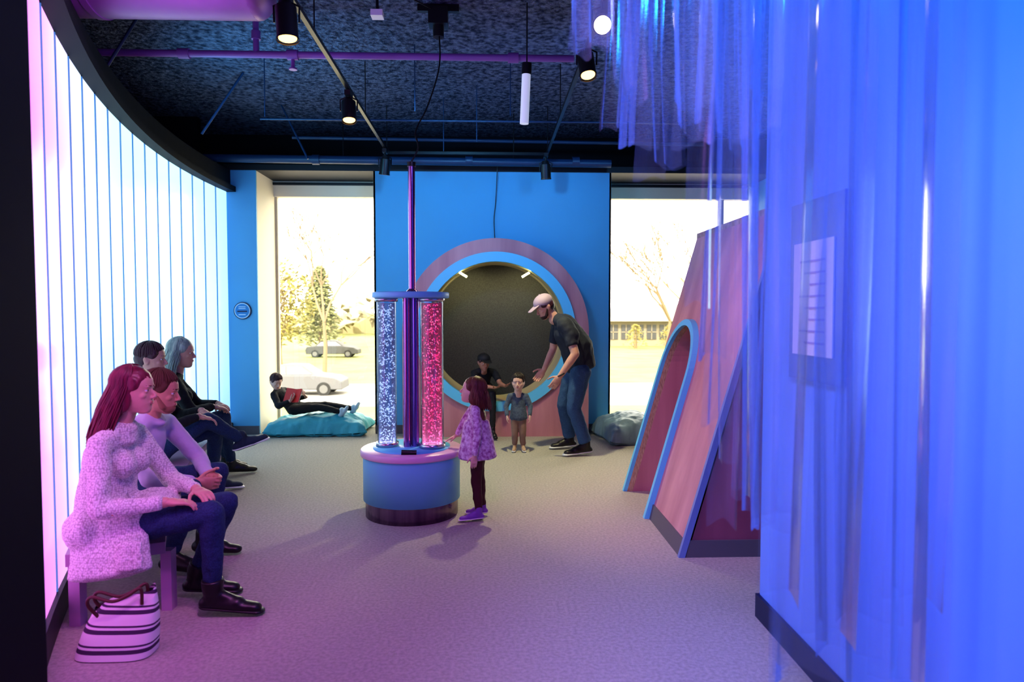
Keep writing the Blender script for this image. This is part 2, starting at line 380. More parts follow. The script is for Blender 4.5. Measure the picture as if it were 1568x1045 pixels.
for pa,pb,m in ((F(ao,-.04),F(ai,-.04),M_trim),(F(ao,-.04),F(ao,.0),M_trim),(F(ai,-.04),F(ai,-.01),M_trim),(F(ai,-.01),F(ai,.035),M_edgeply)): b.strip(pa,pb,m)
b.strip(F(ai,.035),F(ai,.75),M_ply)
b.add(F(ai,.75),[list(range(len(ai)))],M_dark)  # black sheet across the tunnel stands in for the shade inside
b.obj('arch_trim',E)
b=MB()
M_edge=mat('slate_edge_trim',(.16,.24,.5),.4)
b.prism([(xl(0)-.012,3.865,0),(xl(H)-.012,3.865,H),(xl(H)+.025,3.865,H),(xl(0)+.025,3.865,0)],(0,.03,0),M_edge)
b.prism([(xl(.02)-.01,3.9,.0),(xl(.1)-.01,3.9,.1),(xl(.1)-.01,4.615,.1),(xl(.02)-.01,4.615,0)],(.012,0,0),M_grey)
b.prism([(1.15,3.868,0),(XR,3.868,0),(XR-.03,3.868,.1),(1.175,3.868,.1)],(0,.012,0),M_grey)
b.obj('edge_trim_and_base',E)

# ------------------------------------------------------------ ceiling services
b=MB()
b.tube([(-1.08,2.2,3.17),(-1.08,7.6,3.17)],.02,M_black,n=4,smooth=False); b.tube([(.66,2.2,3.17),(.66,7.6,3.17)],.02,M_black,n=4,smooth=False)
b.tube([(-1.08,7.6,3.17),(.66,7.6,3.17)],.02,M_black,n=4,smooth=False)
for x in (-1.08,.66):
    for y in (2.6,4.4,6.2,7.5): b.cyl((x,y,3.17),(x,y,3.65),.005,M_black,n=6)
b.obj('lighting_track')
M_glow=emis('warm_lamp_glow',(1,.5,.12),6); M_hot=emis('hot_lamp_glow',(1,.75,.45),40)
def spot(loc,aim,rad=.055,gl=None,L=.15):
    b=MB(); p=V(loc); d=(V(aim)-p).normalized(); x=p.x
    b.cyl(p-d*L*.5,p+d*L*.5,rad,M_black); b.cyl(p-d*L*.5,p-d*L*.75,rad*.8,M_black,r1=rad*.55)
    b.cyl(p+d*L*.5,p+d*(L*.5+.012),rad*1.06,M_black,caps=False)
    b.cyl(p+d*(L*.5+.001),p+d*(L*.5+.003),rad*.85,gl or M_glow)
    b.tube([p+V((rad+.01,0,0)),p+V((rad+.012,0,rad+.03)),p+V((0,0,rad+.06)),p+V((-rad-.012,0,rad+.03)),p+V((-rad-.01,0,0))],.006,M_black,n=6)
    b.cyl(p+V((0,0,rad+.05)),(x,p.y,3.14),.012,M_black,n=8); b.box(x-.022,x+.022,p.y-.06,p.y+.06,3.11,3.148,M_black)
    b.obj('track_spotlight')
spot((-1.08,3.80,2.99),(-1.0,3.7,2),.057,None,.17)
spot((-1.08,5.46,3.0),(-1.0,5.2,2),.055)
spot((-1.08,7.36,2.97),(-1.2,7.5,2),.055)
spot((.64,7.5,2.96),(.7,7.7,2),.055)
spot((.66,4.57,3.06),(.75,4.2,2),.055)
spot((.66,3.9,3.04),(.3,2.6,2.6),.055,M_hot)
b=MB()
b.cyl((-3.8,5.25,3.35),(.66,5.25,3.35),.026,M_pipe); 
for x in (-2.25,-1.45,.2): b.cyl((x-.04,5.25,3.35),(x+.04,5.25,3.35),.038,M_pipe)
b.cyl((-1.72,5.25,3.35),(-1.72,5.25,3.65),.022,M_pipe); b.cyl((-1.72,5.25,3.46),(-1.72,5.25,3.52),.034,M_pipe)
b.cyl((-1.45,5.25,3.35),(-1.45,5.25,3.25),.014,M_pipe); b.cyl((-1.45,5.25,3.25),(-1.45,5.25,3.24),.03,M_pipe)
b.obj('sprinkler_pipe')
b=MB(); b.cyl((-3.2,7.75,3.13),(1.4,7.75,3.10),.045,M_bpipe); 
for x in (-1.9,-.2,1.0): b.cyl((x-.04,7.75,3.12),(x+.04,7.75,3.12),.055,M_bpipe); 
for x in (-1.6,.3): b.cyl((x,7.75,3.12),(x,7.75,3.65),.006,M_black,n=6)
b.cyl((-2.2,7.9,3.4),(2.5,7.9,3.36),.02,M_bpipe)
b.obj('ceiling_conduit')
b=MB(); b.cyl((-3.9,4.0,3.37),(-1.32,4.0,3.37),.27,M_duct,n=48); b.ell((-1.32,4.0,3.37),(.12,.27,.27),M_duct,n=32,h=16)
for x in (-3.2,-2.2): b.cyl((x-.02,4.0,3.37),(x+.02,4.0,3.37),.278,M_duct,n=48)
b.obj('ventilation_duct')
b=MB()
for x,y,dx in ((-2.6,6.4,.35),(-2.75,5.0,.3),(-1.9,7.4,-.3)): b.tube([(x,y,3.05),(x+dx,y+.1,3.64)],.012,M_bpipe,n=6)
for x,y in ((-1.9,6.0),(-.6,5.8),(-.1,6.8),(-.45,7.2),(.2,5.9)): b.cyl((x,y,3.1),(x,y,3.65),.005,M_bpipe,n=6)
b.cyl((-2.2,6.8,3.3),(1.9,6.8,3.3),.010,M_bpipe)
b.obj('ceiling_hanger_rods')
b=MB(); b.box(-.42,-.28,5.0,5.12,3.5,3.62,M_black); b.cyl((-.35,5.06,3.42),(-.35,5.06,3.5),.04,M_black); b.box(-.5,-.2,5.04,5.08,3.60,3.65,M_black); b.obj('ceiling_projector_mount')
b=MB(); b.box(-.78,-.70,4.7,4.78,3.42,3.46,M_white); b.cyl((-.74,4.74,3.46),(-.74,4.74,3.65),.01,M_black); b.obj('ceiling_sensor')
b=MB(); b.curve([(-.35,5.06,3.5),(-.34,5.0,3.2),(-.42,4.95,2.9),(-.50,4.88,2.7),(-.48,4.85,2.58),(CX+.01,CY,2.475)],.006,M_black,n=6)
b.curve([(.12,7.9,3.1),(.10,7.96,2.7),(.08,7.97,2.5),(.09,7.97,2.27)],.005,M_black,n=6)
b.curve([(-.9,4.6,3.6),(-.7,4.7,3.62),(-.4,5.0,3.6)],.006,M_black,n=6)
b.obj('power_cable')
b=MB(); b.cyl((.27,5.0,2.79),(.285,5.0,3.14),.032,mat('white_tube',(.8,.85,.9),.3,emit=(.7,.8,1),es=.4)); b.cyl((.285,5.0,3.14),(.289,5.0,3.22),.036,M_black); b.cyl((.289,5,3.22),(.29,5,3.65),.005,M_black,n=6); b.obj('hanging_tube_light')

# ------------------------------------------------------------ vinyl strip curtain
M_vin=clear('clear_vinyl',(.95,.965,1),.02,.12,diff=.06,blend=.18,dcol=(.75,.8,1))
b=MB()
def vstrip(x,y,ang,w,zt,zb,bend,ph):
    c,s_=math.cos(ang),math.sin(ang); nu,nv=12,26; vs=[]
    for j in range(nv+1):
        t=j/nv; z=zt+(zb-zt)*t
        sway=.02*math.sin(ph+t*3)*t; tw=.18*math.sin(ph*1.7+t*2.0)
        for i in range(nu+1):
            u=i/nu-.5; lx=u*w*(1-.1*math.sin(ph+3*t)); ly=bend*(math.cos(u*3.1)-1)+.004*math.sin(u*11+ph+t)
            X=lx*math.cos(tw)-ly*math.sin(tw); Y=lx*math.sin(tw)+ly*math.cos(tw)
            zz=z+(.012*math.sin(u*6+ph) if j==nv else 0)
            vs.append((x+sway+X*c-Y*s_,y+X*s_+Y*c,zz))
    b.add(vs,[(j*(nu+1)+i,j*(nu+1)+i+1,(j+1)*(nu+1)+i+1,(j+1)*(nu+1)+i) for j in range(nv) for i in range(nu)],M_vin,True)
rs=random.Random(7)
for i in range(26):
    t=i/25; x=.30+.64*t; y=2.2-.15*t+rs.uniform(-.3,.25)
    x=x*y/2.3
    zb=2.28-.36*min(1,t*3)+rs.uniform(-.05,.10)
    vstrip(x,y,rs.uniform(-.6,.6),rs.uniform(.05,.12),3.05,zb,.035,rs.uniform(0,6))
for i in range(10):
    t=i/9; x=.74+.22*t; y=2.10-.1*t+rs.uniform(-.15,.12)
    zb=[1.45,1.3,1.1,.95,.82,.84,.9,.78,.85,.8][i]
    vstrip(x*y/2.3,y,rs.uniform(-.5,.5),rs.uniform(.06,.11),3.05,zb,.03,rs.uniform(0,6))
for i in range(12):
    t=i/11; x=.83+.28*t; y=1.98-.34*t+rs.uniform(-.08,.08)
    zb=[.82,.78,.62,.42,.35,.56,.50,.40,.6,.5,.45,.7][i]
    vstrip(x,y,rs.uniform(-.9,-.1),rs.uniform(.12,.18),3.05,zb,.05,rs.uniform(0,6))
b.tube([(.3,2.4,3.06),(.6,2.35,3.06),(.9,2.05,3.06),(1.15,1.6,3.06)],.015,M_metal,n=8)
for p in ((.45,2.38),(1.0,1.9)): b.cyl((p[0],p[1],3.06),(p[0],p[1],3.65),.006,M_metal,n=6)
b.obj('vinyl_strip_curtain')

# ------------------------------------------------------------ bean bags
def pillow(name,cx,cy,sx,sy,h,mt,rot=0,z0=0,dent=None,puff=.35):
    b=MB(); n=36; top=[];bot=[]
    for j in range(n+1):
        for i in range(n+1):
            u=2*i/n-1; v=2*j/n-1
            f=max(0,(1-abs(u)**2.6)*(1-abs(v)**2.6))**puff
            pin=1-.10*(1-abs(v)**2)*abs(u)**3; pin2=1-.10*(1-abs(u)**2)*abs(v)**3
            x=u*sx*pin; y=v*sy*pin2
            hz=h*f*(1+.12*math.sin(u*3+1)*math.cos(v*2.3))
            if dent: hz*=1-dent[2]*math.exp(-((u-dent[0])**2+(v-dent[1])**2)*2.5)
            X=cx+x*math.cos(rot)-y*math.sin(rot); Y=cy+x*math.sin(rot)+y*math.cos(rot)
            base=.06*(abs(u)**6+abs(v)**6)*.5+.004
            top.append((X,Y,z0+base+hz)); bot.append((X,Y,z0+base*(1-f)+.002))
    F=[(j*(n+1)+i,j*(n+1)+i+1,(j+1)*(n+1)+i+1,(j+1)*(n+1)+i) for j in range(n) for i in range(n)]
    b.add(top,F,mt,True); b.add(bot,[f[::-1] for f in F],mt,True)
    o=b.obj(name); w=o.modifiers.new('weld','WELD'); w.merge_threshold=.002
    s_=o.modifiers.new('sub','SUBSURF'); s_.levels=1; s_.render_levels=1
    d=o.modifiers.new('wr','DISPLACE'); d.texture=wrinkle(.13); d.strength=.06; d.texture_coords='GLOBAL'; d.mid_level=.4
    return o
M_bag1=mat('teal_beanbag_fabric',(.05,.38,.5),.5,bump=.4,bscale=14)
M_bag2=mat('slate_beanbag_fabric',(.17,.26,.32),.5,bump=.4,bscale=14)
pillow('beanbag',-1.98,8.12,.60,.36,.24,M_bag1,.04,dent=(-.3,0,.2))
pillow('beanbag',1.72,7.55,.48,.42,.32,M_bag2,.12,dent=(.5,0,.4))

# ------------------------------------------------------------ tote bag
M_tote=bpy.data.materials.new('striped_canvas'); n,l=nodes(M_tote); p=n['Principled BSDF']; p.inputs['Roughness'].default_value=.8
tc=n.new('ShaderNodeTexCoord'); sx=n.new('ShaderNodeSeparateXYZ'); l.new(tc.outputs['Object'],sx.inputs[0])
m1=n.new('ShaderNodeMath'); m1.operation='MULTIPLY'; m1.inputs[1].default_value=14; l.new(sx.outputs[2],m1.inputs[0])
m2=n.new('ShaderNodeMath'); m2.operation='FRACT'; l.new(m1.outputs[0],m2.inputs[0])
r=n.new('ShaderNodeValToRGB'); r.color_ramp.interpolation='CONSTANT'; r.color_ramp.elements[0].color=(.75,.68,.72,1); r.color_ramp.elements[1].position=.40; r.color_ramp.elements[1].color=(.06,.03,.08,1)
for ps,c in ((.62,(.75,.68,.72)),(.74,(.06,.03,.08)),(.84,(.75,.68,.72)),):
    e=r.color_ramp.elements.new(ps); e.color=(*c,1)
l.new(m2.outputs[0],r.inputs[0]); l.new(r.outputs[0],p.inputs['Base Color'])
b=MB(); rings=[]
nn_=32
for j in range(9):
    t=j/8; w=.155-.03*t+.012*math.sin(t*3); d=.075*(1-t)**.7+.012
    rings.append([V((-1.55+.02*t+ w*math.copysign(abs(math.cos(a))**.55,math.cos(a)),2.86+.03*t+d*math.copysign(abs(math.sin(a))**.6,math.sin(a)),.005+.22*t+.05*math.cos(a)*t+.012*math.sin(3*a)*t)) for a in [2*math.pi*i/nn_ for i in range(nn_)]])
for j in range(8): b.strip(rings[j],rings[j+1],M_tote,closed=True,smooth=True)
b.add(rings[0],[list(range(nn_))[::-1]],M_tote)
M_lea=mat('brown_leather',(.09,.025,.02),.5)
for dy in (-.03,.02): b.curve([(-1.62,2.88+dy,.16),(-1.65,2.86+dy,.22),(-1.62,2.84+dy,.26),(-1.54,2.84+dy,.24),(-1.48,2.85+dy,.26),(-1.44,2.87+dy,.28),(-1.44,2.88+dy,.21)],.007,M_lea,n=8)
b.obj('striped_tote_bag')

# ------------------------------------------------------------ people
UP=V((0,0,1))
def hand(mb,wr,d,pn,thumb_side,s,mt,curl=.35,spread=.06):
    wr=V(wr); y=V(d).normalized(); z=-(V(pn)-y*V(pn).dot(y)).normalized(); x=y.cross(z)
    if x.dot(V(thumb_side))<0: sx=-1
    else: sx=1
    T=lambda a,b_,c:wr+x*(a*sx*s)+y*(b_*s)+z*(c*s)
    mb.cap(T(0,-.01,0),T(0,.03,0),.026*s,.03*s,mt,flat=.7,side=x)
    mb.cap(T(.0,.035,0),T(0,.075,0),.038*s,.041*s,mt,flat=.36,side=x,ends=.5)
    for fx,ln,i in ((.030,.072,0),(.010,.080,1),(-.011,.074,2),(-.030,.058,3)):
        p=T(fx,.082,0); a=curl*.6; q=fx*spread*40/10
        for sg,(lk,rk) in enumerate(((.45,.0088),(.32,.008),(.23,.007))):
            L=ln*lk; dirv=(y*math.cos(a)-z*math.sin(a)+x*sx*q*.6).normalized()
            e=p+dirv*L*s; mb.cap(p,e,rk*s,rk*.92*s,mt,n=10,h=3); p=e; a+=curl*(1.0+i*.06)
    p=T(.026,.018,-.004)
    for dd,L,rk in (((.75,.6,-.25),.035,.0115),((.5,.85,-.3),.03,.0098),((.3,.9,-.35),.024,.0085)):
        e=p+(x*sx*dd[0]+y*dd[1]+z*dd[2]).normalized()*L*s; mb.cap(p,e,rk*s,rk*.92*s,mt,n=10,h=3); p=e
M_eye=mat('eye_white',(.75,.75,.75),.2); M_iris=mat('iris',(.03,.02,.015),.1)
PROF=[(.1145,.012,-.022,.012),(.110,.035,-.045,.032),(.100,.052,-.066,.048),(.085,.070,-.086,.061),(.055,.086,-.102,.072),(.028,.0895,-.106,.0755),(.008,.0835,-.104,.0745),
      (-.018,.083,-.096,.071),(-.040,.0835,-.080,.065),(-.060,.084,-.055,.058),(-.080,.081,-.028,.049),(-.096,.080,-.005,.038),(-.108,.073,.012,.027),(-.115,.058,.025,.014)]
def head(E,c,fd,s,skin,lip,hairm,style,neck,hairlen=.25,brow=None,up=UP,capm=None,child=False,beard=None,hback=.035):
    c=V(c); y=V(fd).normalized(); x=y.cross(V(up)).normalized(); z=x.cross(y)
    R=Matrix((x,y,z)).transposed(); T=lambda a,b_,c_:c+R@(V((a,b_,c_))*s)
    vox=.0042*s
    m=MB(); EL=lambda a,b_,c_,rx,ry,rz,mt=skin,mm=None:(mm or m).ell(T(a,b_,c_),(rx*s,ry*s,rz*s),mt,R)
    zk=.90 if child else 1
    vs=[];n=28
    for (pz,pf,pb,pw) in PROF[::-1]:
        if pz<0: pz*=zk; pw*=(1.10 if child else 1)
        yc_=(pf+pb)/2 if pz<-.1 or pz>.1 else -.01
        for k in range(n):
            a=2*math.pi*k/n; ca,sa=math.cos(a),math.sin(a)
            yy=yc_+((pf-yc_)*abs(sa)**.86 if sa>0 else -(yc_-pb)*abs(sa))
            vs.append(T(pw*math.copysign(abs(ca)**.92,ca),yy,pz))
    h_=len(PROF); m.add(vs,[(i*n+k,i*n+(k+1)%n,(i+1)*n+(k+1)%n,(i+1)*n+k) for i in range(h_-1) for k in range(n)]+[list(range(n))[::-1],list(range(len(vs)-n,len(vs)))],skin,True)
    for q in (-1,1):
        EL(q*.040,.055,-.020,.018,.020,.018); EL(q*.026,.079,.021,.020,.0075,.006)
        EL(q*.074,-.012,-.008,.007,.018,.029); EL(q*.079,-.020,-.0,.006,.014,.020); EL(q*.0095,.091,-.034*zk,.0065,.009,.006)
    m.cap(T(0,.080,.010),T(0,.101,-.026*zk),.0065*s,.0085*s,skin); EL(0,.099,-.030*zk,.0095,.0105,.008)
    EL(0,.0815,-.057*zk,.020,.008,.009)
    m.cap(T(0,-.022,-.045),V(neck),.048*s,.050*s,skin); m.cap(V(neck),V(neck)-V((0,0,.04*s))-y*.01*s,.050*s,.055*s,skin)
    blob(m,'head',E,vox,2)
    d=MB()
    EL(0,.0855,-.0545*zk,.0175,.0050,.0036,lip,d); EL(0,.0850,-.0620*zk,.015,.0052,.0042,lip,d)
    for q in (-1,1):
        EL(q*.030,.0685,.004,.0125,.0120,.0085,M_eye,d); EL(q*.030,.0768,.004,.0056,.0048,.0056,M_iris,d)
        EL(q*.030,.0710,.0105,.0145,.0115,.0042,skin,d); EL(q*.030,.0700,-.0035,.0135,.0105,.003,skin,d)
        d.cap(T(q*.014,.0885,.025),T(q*.042,.0765,.027),.0030*s,.0018*s,brow or hairm)
    d.obj('face_features',E)
    if beard:
        h=MB(); EL(0,.047,-.080,.043,.041,.034,beard,h); EL(0,.0845,-.045,.020,.006,.0045,beard,h)
        for q in (-1,1): h.cap(T(q*.064,.008,-.015),T(q*.045,.034,-.072),.011*s,.018*s,beard)
        blob(h,'beard',E,.006*s,2)
    h=MB(); H=lambda *a:EL(*a,hairm,h)
    H(0,-.012,.047,.0845,.0965,.082); H(0,-.042,.005,.079,.072,.075)
    for q in (-1,1): H(q*.064,.010,.042,.0185,.046,.042)
    if style=='long': 
        H(0,-.06,-.06,.078,.045,.09)
        for q in(-1,1): H(q*.070,-.030,-.03,.019,.048,.075)
        h.cap(T(0,-.06,-.06),T(0,-.06-hback,-.06)-UP*hairlen*.75,.075*s,.06*s,hairm,flat=.5,side=x)
    blob(h,'hair',E,.006*s,2,.007*s,.03)
    if style in('long','short'):
        st=MB(); n=340 if style=='long' else 260; rr=random.Random(11)
        for i in range(n):
            th=rr.uniform(math.radians(58),math.radians(302)) if style=='long' else rr.uniform(0,2*math.pi)
            ce,se=math.cos(th),math.sin(th); pts=[]
            fr=max(0,ce)
            k=rr.uniform(1.0,1.04); ph1=95 if style=='long' else 108-40*fr**.7+rr.uniform(-6,6)
            for j in range(7):
                ph=math.radians(6+ (ph1-6)*j/6)
                pts.append(T(se*math.sin(ph)*.0845*k,-.012+ce*math.sin(ph)*.097*k-(.03*math.sin(ph) if style=='long' and ce>0 else 0)*j/6,.047+math.cos(ph)*.083*k))
            rad=[.0042*s]*len(pts)
            if style=='long':
                L=hairlen*rr.uniform(.8,1.05); base=pts[-1]
                od=(R@V((se,ce*.3,0))); w=rr.uniform(0,6)
                for j in range(1,7):
                    t=j/6; pts.append(base-UP*(L*t)+od*(.022*s*math.sin(t*2.4)+.003*math.sin(w+5*t))-y*(hback*s*t)+V((math.sin(w+7*t),math.cos(w+6*t),0))*.003)
                    rad.append(.0046*s*(1-.5*t))
            else: rad=[.0030*s]*6+[.001*s]
            st.tube(pts,rad,hairm,n=5)
        st.obj('hair_strands',E)
    if style=='capped':
        cp=MB(); cp.ell(T(0,-.010,.056),(.090*s,.104*s,.078*s),capm,R,n=28,h=14)
        cp.cap(T(0,.075,.052),T(0,.15,.036),.072*s,.058*s,capm,flat=.09,side=x,ends=.4)
        cp.ell(T(0,-.010,.134),(.009*s,.009*s,.006*s),capm,R)
        cp.obj('cap',E)
def foot(mb,an,toe,s,mt,sole=None,smb=None):
    an=V(an);toe=V(toe); d=(toe-an); d.z=0; d=d.normalized() if d.length>1e-4 else V((1,0,0))
    w=d.cross(UP)
    hl=an+V((0,0,-.055*s))-d*.03*s
    mb.cap(an+V((0,0,.03*s)),an-V((0,0,.03*s)),.042*s,.044*s,mt)
    mb.cap(hl,lerp(hl,toe,.55)+V((0,0,.008*s)),.038*s,.042*s,mt,flat=.9,side=w)
    mb.cap(lerp(hl,toe,.5),toe-d*.03*s,.044*s,.036*s,mt,flat=.7,side=w)
    mb.cap(an-V((0,0,.01*s)),lerp(hl,toe,.6)+V((0,0,.01*s)),.036*s,.028*s,mt)
    if sole:
        low=V((0,0,-.028*s)); smb.cap(hl+low*.6,toe-d*.02*s+low*.55,.040*s,.043*s,sole,flat=.28,side=w,ends=.9)
def person(name,s,f,J,skin,top,bottom,shoes,hairm,style,lip,sleeve='long',female=False,extra=None,sole=None,voxel=.012,hd=None,hs=None,hlen=.25,
           capm=None,child=False,beard=None,hands=None,curl=.4,fit=1.0,tdisp=.014,up=UP,brow=None,boots=False,leg=1.0,hback=.035,collar=False):
    E=empty(name); f=V(f).normalized(); rt=f.cross(UP)
    J={k:V(v) for k,v in J.items()}
    pel,ms=J['pel'],(J['shL']+J['shR'])/2; side=(J['shR']-J['shL']).normalized()
    waist=lerp(pel,ms,.4); chest=lerp(pel,ms,.72); neck=J['neck']; F=fit
    hw=(J['shR']-J['shL']).length/2
    m=MB(); 
    m.cap(lerp(pel,ms,.02),waist,.162*s*F,.14*s*F,top,flat=.74,side=side,ends=.45)
    m.cap(waist,chest,.142*s*F,hw*.86,top,flat=.68,side=side); m.cap(chest,lerp(chest,ms,.85),hw*.86,hw*.62,top,flat=.6,side=side)
    m.cap(lerp(J['shL'],J['shR'],.08)-UP*.01*s,lerp(J['shL'],J['shR'],.92)-UP*.01*s,.052*s,.052*s,top)
    for q in 'LR': m.cap(J['sh'+q],lerp(ms,neck,.6),.050*s,.058*s,top)
    if collar:
        for i in range(13):
            a0=i/12*2*math.pi; a1=(i+1)/12*2*math.pi
            P=lambda a:neck+V((0,0,-.035*s))+f*math.cos(a)*.058*s+side*math.sin(a)*.058*s-UP*.018*s*math.cos(a)
            m.cap(P(a0),P(a1),.018*s,.018*s,top,n=8,h=2)
    if female:
        for q in (-1,1): m.ell(chest+f*.070*s+side*q*.062*s,(.060*s,)*3,top)
    for q in 'LR':
        sh,el,wr=J['sh'+q],J['el'+q],J['wr'+q]
        if sleeve=='long':
            m.cap(sh,el,.056*s*F,.047*s*F,top); m.cap(el,lerp(el,wr,.93),.047*s*F,.036*s*F,top,ends=.3)
        else: m.cap(sh,lerp(sh,el,.72),.060*s*F,.058*s*F,top,ends=.15)
    if extra: extra(m,top)
    blob(m,'top_garment',E,voxel,3,tdisp,.07)
    m=MB(); m.cap(J['hipL'],J['hipR'],.094*s,.094*s,bottom); m.cap(pel,waist,.125*s,.11*s,bottom,flat=.70,side=side,ends=.3)
    for q in 'LR':
        h_,kn,an=J['hip'+q],J['kn'+q],J['an'+q]
        m.cap(h_,kn,.086*s*leg,.060*s*leg,bottom); m.cap(kn,lerp(kn,an,.35),.060*s*leg,.056*s*leg,bottom); m.cap(lerp(kn,an,.3),lerp(kn,an,.94),.056*s*leg,.043*s*leg**2,bottom,ends=.2)
    blob(m,'trousers',E,voxel,3,.014,.06)
    m=MB()
    for q in 'LR':
        el,wr,an=J['el'+q],J['wr'+q],J['an'+q]
        if sleeve!='long': m.cap(lerp(J['sh'+q],el,.5),el,.046*s,.040*s,skin)
        m.cap(el,lerp(el,wr,.35),.040*s,.039*s,skin); m.cap(lerp(el,wr,.3),wr,.039*s,.026*s,skin)
        m.cap(lerp(J['kn'+q],an,.8),an,.035*s,.035*s,skin)
    blob(m,'arms_and_ankles',E,min(voxel,.009),3)
    m=MB()
    for q in 'LR':
        hdn=hands[q] if hands else None
        wr=J['wr'+q]; fd=(wr-J['el'+q]).normalized()
        thumb=f if abs(fd.z)>.6 else UP; pn=(side if q=='L' else -side)
        if hdn: fd=V(hdn[0]); pn=V(hdn[1]); thumb=V(hdn[2])
        hand(m,wr,fd,pn,thumb,s*.96,skin,curl if not hdn or len(hdn)<4 else hdn[3])
    blob(m,'hands',E,.0045*max(s,.6),1)
    m=MB(); sm=MB()
    for q in 'LR':
        foot(m,J['an'+q],J['toe'+q],s,shoes,sole,sm)
        if boots: m.cap(J['an'+q],lerp(J['an'+q],J['kn'+q],.16),.047*s,.055*s,shoes,ends=.15)
    blob(m,'shoes',E,.009*max(s,.6),2)
    if sole: sm.obj('soles',E)
    head(E,J['head'],hd or f,hs or s,skin,lip,hairm,style,neck,hlen,brow,up,capm,child,beard,hback)
    return E

skinA=mat('skin_light',(.62,.34,.27),.5,nscale=20,ncol=(.58,.31,.25)); skinB=mat('skin_ruddy',(.60,.27,.2),.5); skinC=mat('skin_pale',(.66,.42,.34),.5)
lipm=mat('lips',(.5,.15,.15),.4)
jean=mat('denim',(.020,.050,.14),.85,nscale=160,ncol=(.011,.028,.085),bump=.35,bscale=30)
jean2=mat('denim_mid',(.045,.11,.24),.85,nscale=160,ncol=(.028,.07,.17),bump=.35,bscale=30)
blk=mat('black_cloth',(.010,.010,.015),.85,bump=.4,bscale=25)
blackl=mat('black_leather',(.012,.009,.012),.4)
knit=bpy.data.materials.new('fine_knit'); n,l=nodes(knit); p=n['Principled BSDF']; p.inputs['Roughness'].default_value=.95
tc=n.new('ShaderNodeTexCoord'); vo=n.new('ShaderNodeTexVoronoi'); vo.inputs['Scale'].default_value=120; mp=n.new('ShaderNodeMapping'); mp.inputs['Scale'].default_value=(1,1,.8); vo.inputs['Randomness'].default_value=.6
l.new(tc.outputs['Object'],mp.inputs[0]); l.new(mp.outputs[0],vo.inputs['Vector'])
r=n.new('ShaderNodeValToRGB'); r.color_ramp.elements[0].color=(.80,.78,.76,1); r.color_ramp.elements[1].color=(.36,.31,.34,1); r.color_ramp.elements[0].position=.3; r.color_ramp.elements[1].position=.85
l.new(vo.outputs['Distance'],r.inputs[0]); l.new(r.outputs[0],p.inputs['Base Color'])
bp=n.new('ShaderNodeBump'); bp.inputs['Strength'].default_value=.5; bp.inputs['Distance'].default_value=.003; bp.invert=True; l.new(vo.outputs['Distance'],bp.inputs['Height']); l.new(bp.outputs[0],p.inputs['Normal'])

def exA(m,t):
    m.cap((-1.71,3.12,.55),(-1.67,3.04,.27),.15,.185,t,flat=.34,side=(1,0,0),ends=.15)
    m.cap((-1.60,3.30,.50),(-1.52,3.18,.50),.13,.10,t,flat=.7,side=(0,1,0),ends=.4)
    m.cap((-1.80,3.10,.45),(-1.80,3.3,.45),.10,.10,t)
    m.cap((-1.79,3.2,.52),(-1.75,3.2,.76),.135,.13,t,flat=.75,side=(0,1,0))
    m.cap((-1.56,3.00,.42),(-1.55,2.98,.31),.055,.058,t,flat=.22,side=(1,0,0),ends=.15)
    m.cap((-1.71,3.2,.86),(-1.69,3.2,.91),.09,.07,t,ends=.4)
hairA=mat('auburn_hair',(.20,.012,.05),.4,nscale=40,ncol=(.09,.008,.025),stretch=(1,1,.1))
person('seated_woman_in_cardigan',.96,(1,.08,0),dict(pel=(-1.77,3.22,.44),hipR=(-1.74,3.13,.43),hipL=(-1.74,3.32,.43),shR=(-1.72,3.07,.84),shL=(-1.70,3.35,.84),
 neck=(-1.685,3.2,.935),head=(-1.63,3.2,1.065),elR=(-1.68,2.98,.57),wrR=(-1.44,3.08,.575),elL=(-1.58,3.43,.6),wrL=(-1.38,3.26,.585),
 knR=(-1.27,3.16,.50),anR=(-1.29,3.2,.115),toeR=(-1.07,3.21,.035),knL=(-1.28,3.36,.49),anL=(-1.46,3.42,.115),toeL=(-1.26,3.46,.035)),
 skinA,knit,jean,blackl,hairA,'long',lipm,female=True,extra=exA,voxel=.009,hd=(1,.05,.0),hs=.93,hlen=.29,hback=.10,fit=.96,sole=blackl,boots=True,
 hands={'R':((1,.4,-.1),(0,0,-1),(0,1,0)),'L':((.8,-.7,-.1),(0,0,-1),(-1,0,0))})
lav=mat('lavender_shirt',(.55,.45,.66),.8,bump=.3,bscale=18)
hairB=mat('short_brown_hair',(.10,.03,.02),.7)
person('seated_man_in_shirt',1.0,(1,.1,0),dict(pel=(-2.0,3.82,.45),hipR=(-1.99,3.72,.44),hipL=(-1.99,3.92,.44),shR=(-1.88,3.62,.79),shL=(-1.86,3.99,.79),
 neck=(-1.84,3.79,.87),head=(-1.785,3.78,.99),elR=(-1.74,3.54,.57),wrR=(-1.57,3.70,.51),elL=(-1.68,4.02,.57),wrL=(-1.56,3.84,.51),
 knR=(-1.58,3.66,.48),anR=(-1.72,3.72,.115),toeR=(-1.50,3.70,.035),knL=(-1.56,3.98,.50),anL=(-1.66,4.0,.115),toeL=(-1.45,4.02,.035)),
 skinB,lav,jean,blackl,hairB,'short',lipm,hd=(1,.12,-.12),voxel=.010,beard=mat('stubble',(.30,.12,.085),.8),hs=1.0,collar=True,
 hands={'R':((1,.55,-.25),(0,1,.1),(0,0,1),.7),'L':((1,-.55,-.25),(0,-1,.1),(0,0,1),.7)})
hairC=mat('dark_brown_hair',(.06,.018,.03),.4)
f=(.85,.5,0)
white=mat('white_rubber',(.75,.75,.78),.5); canv=mat('navy_canvas_sneaker',(.02,.03,.07),.8)
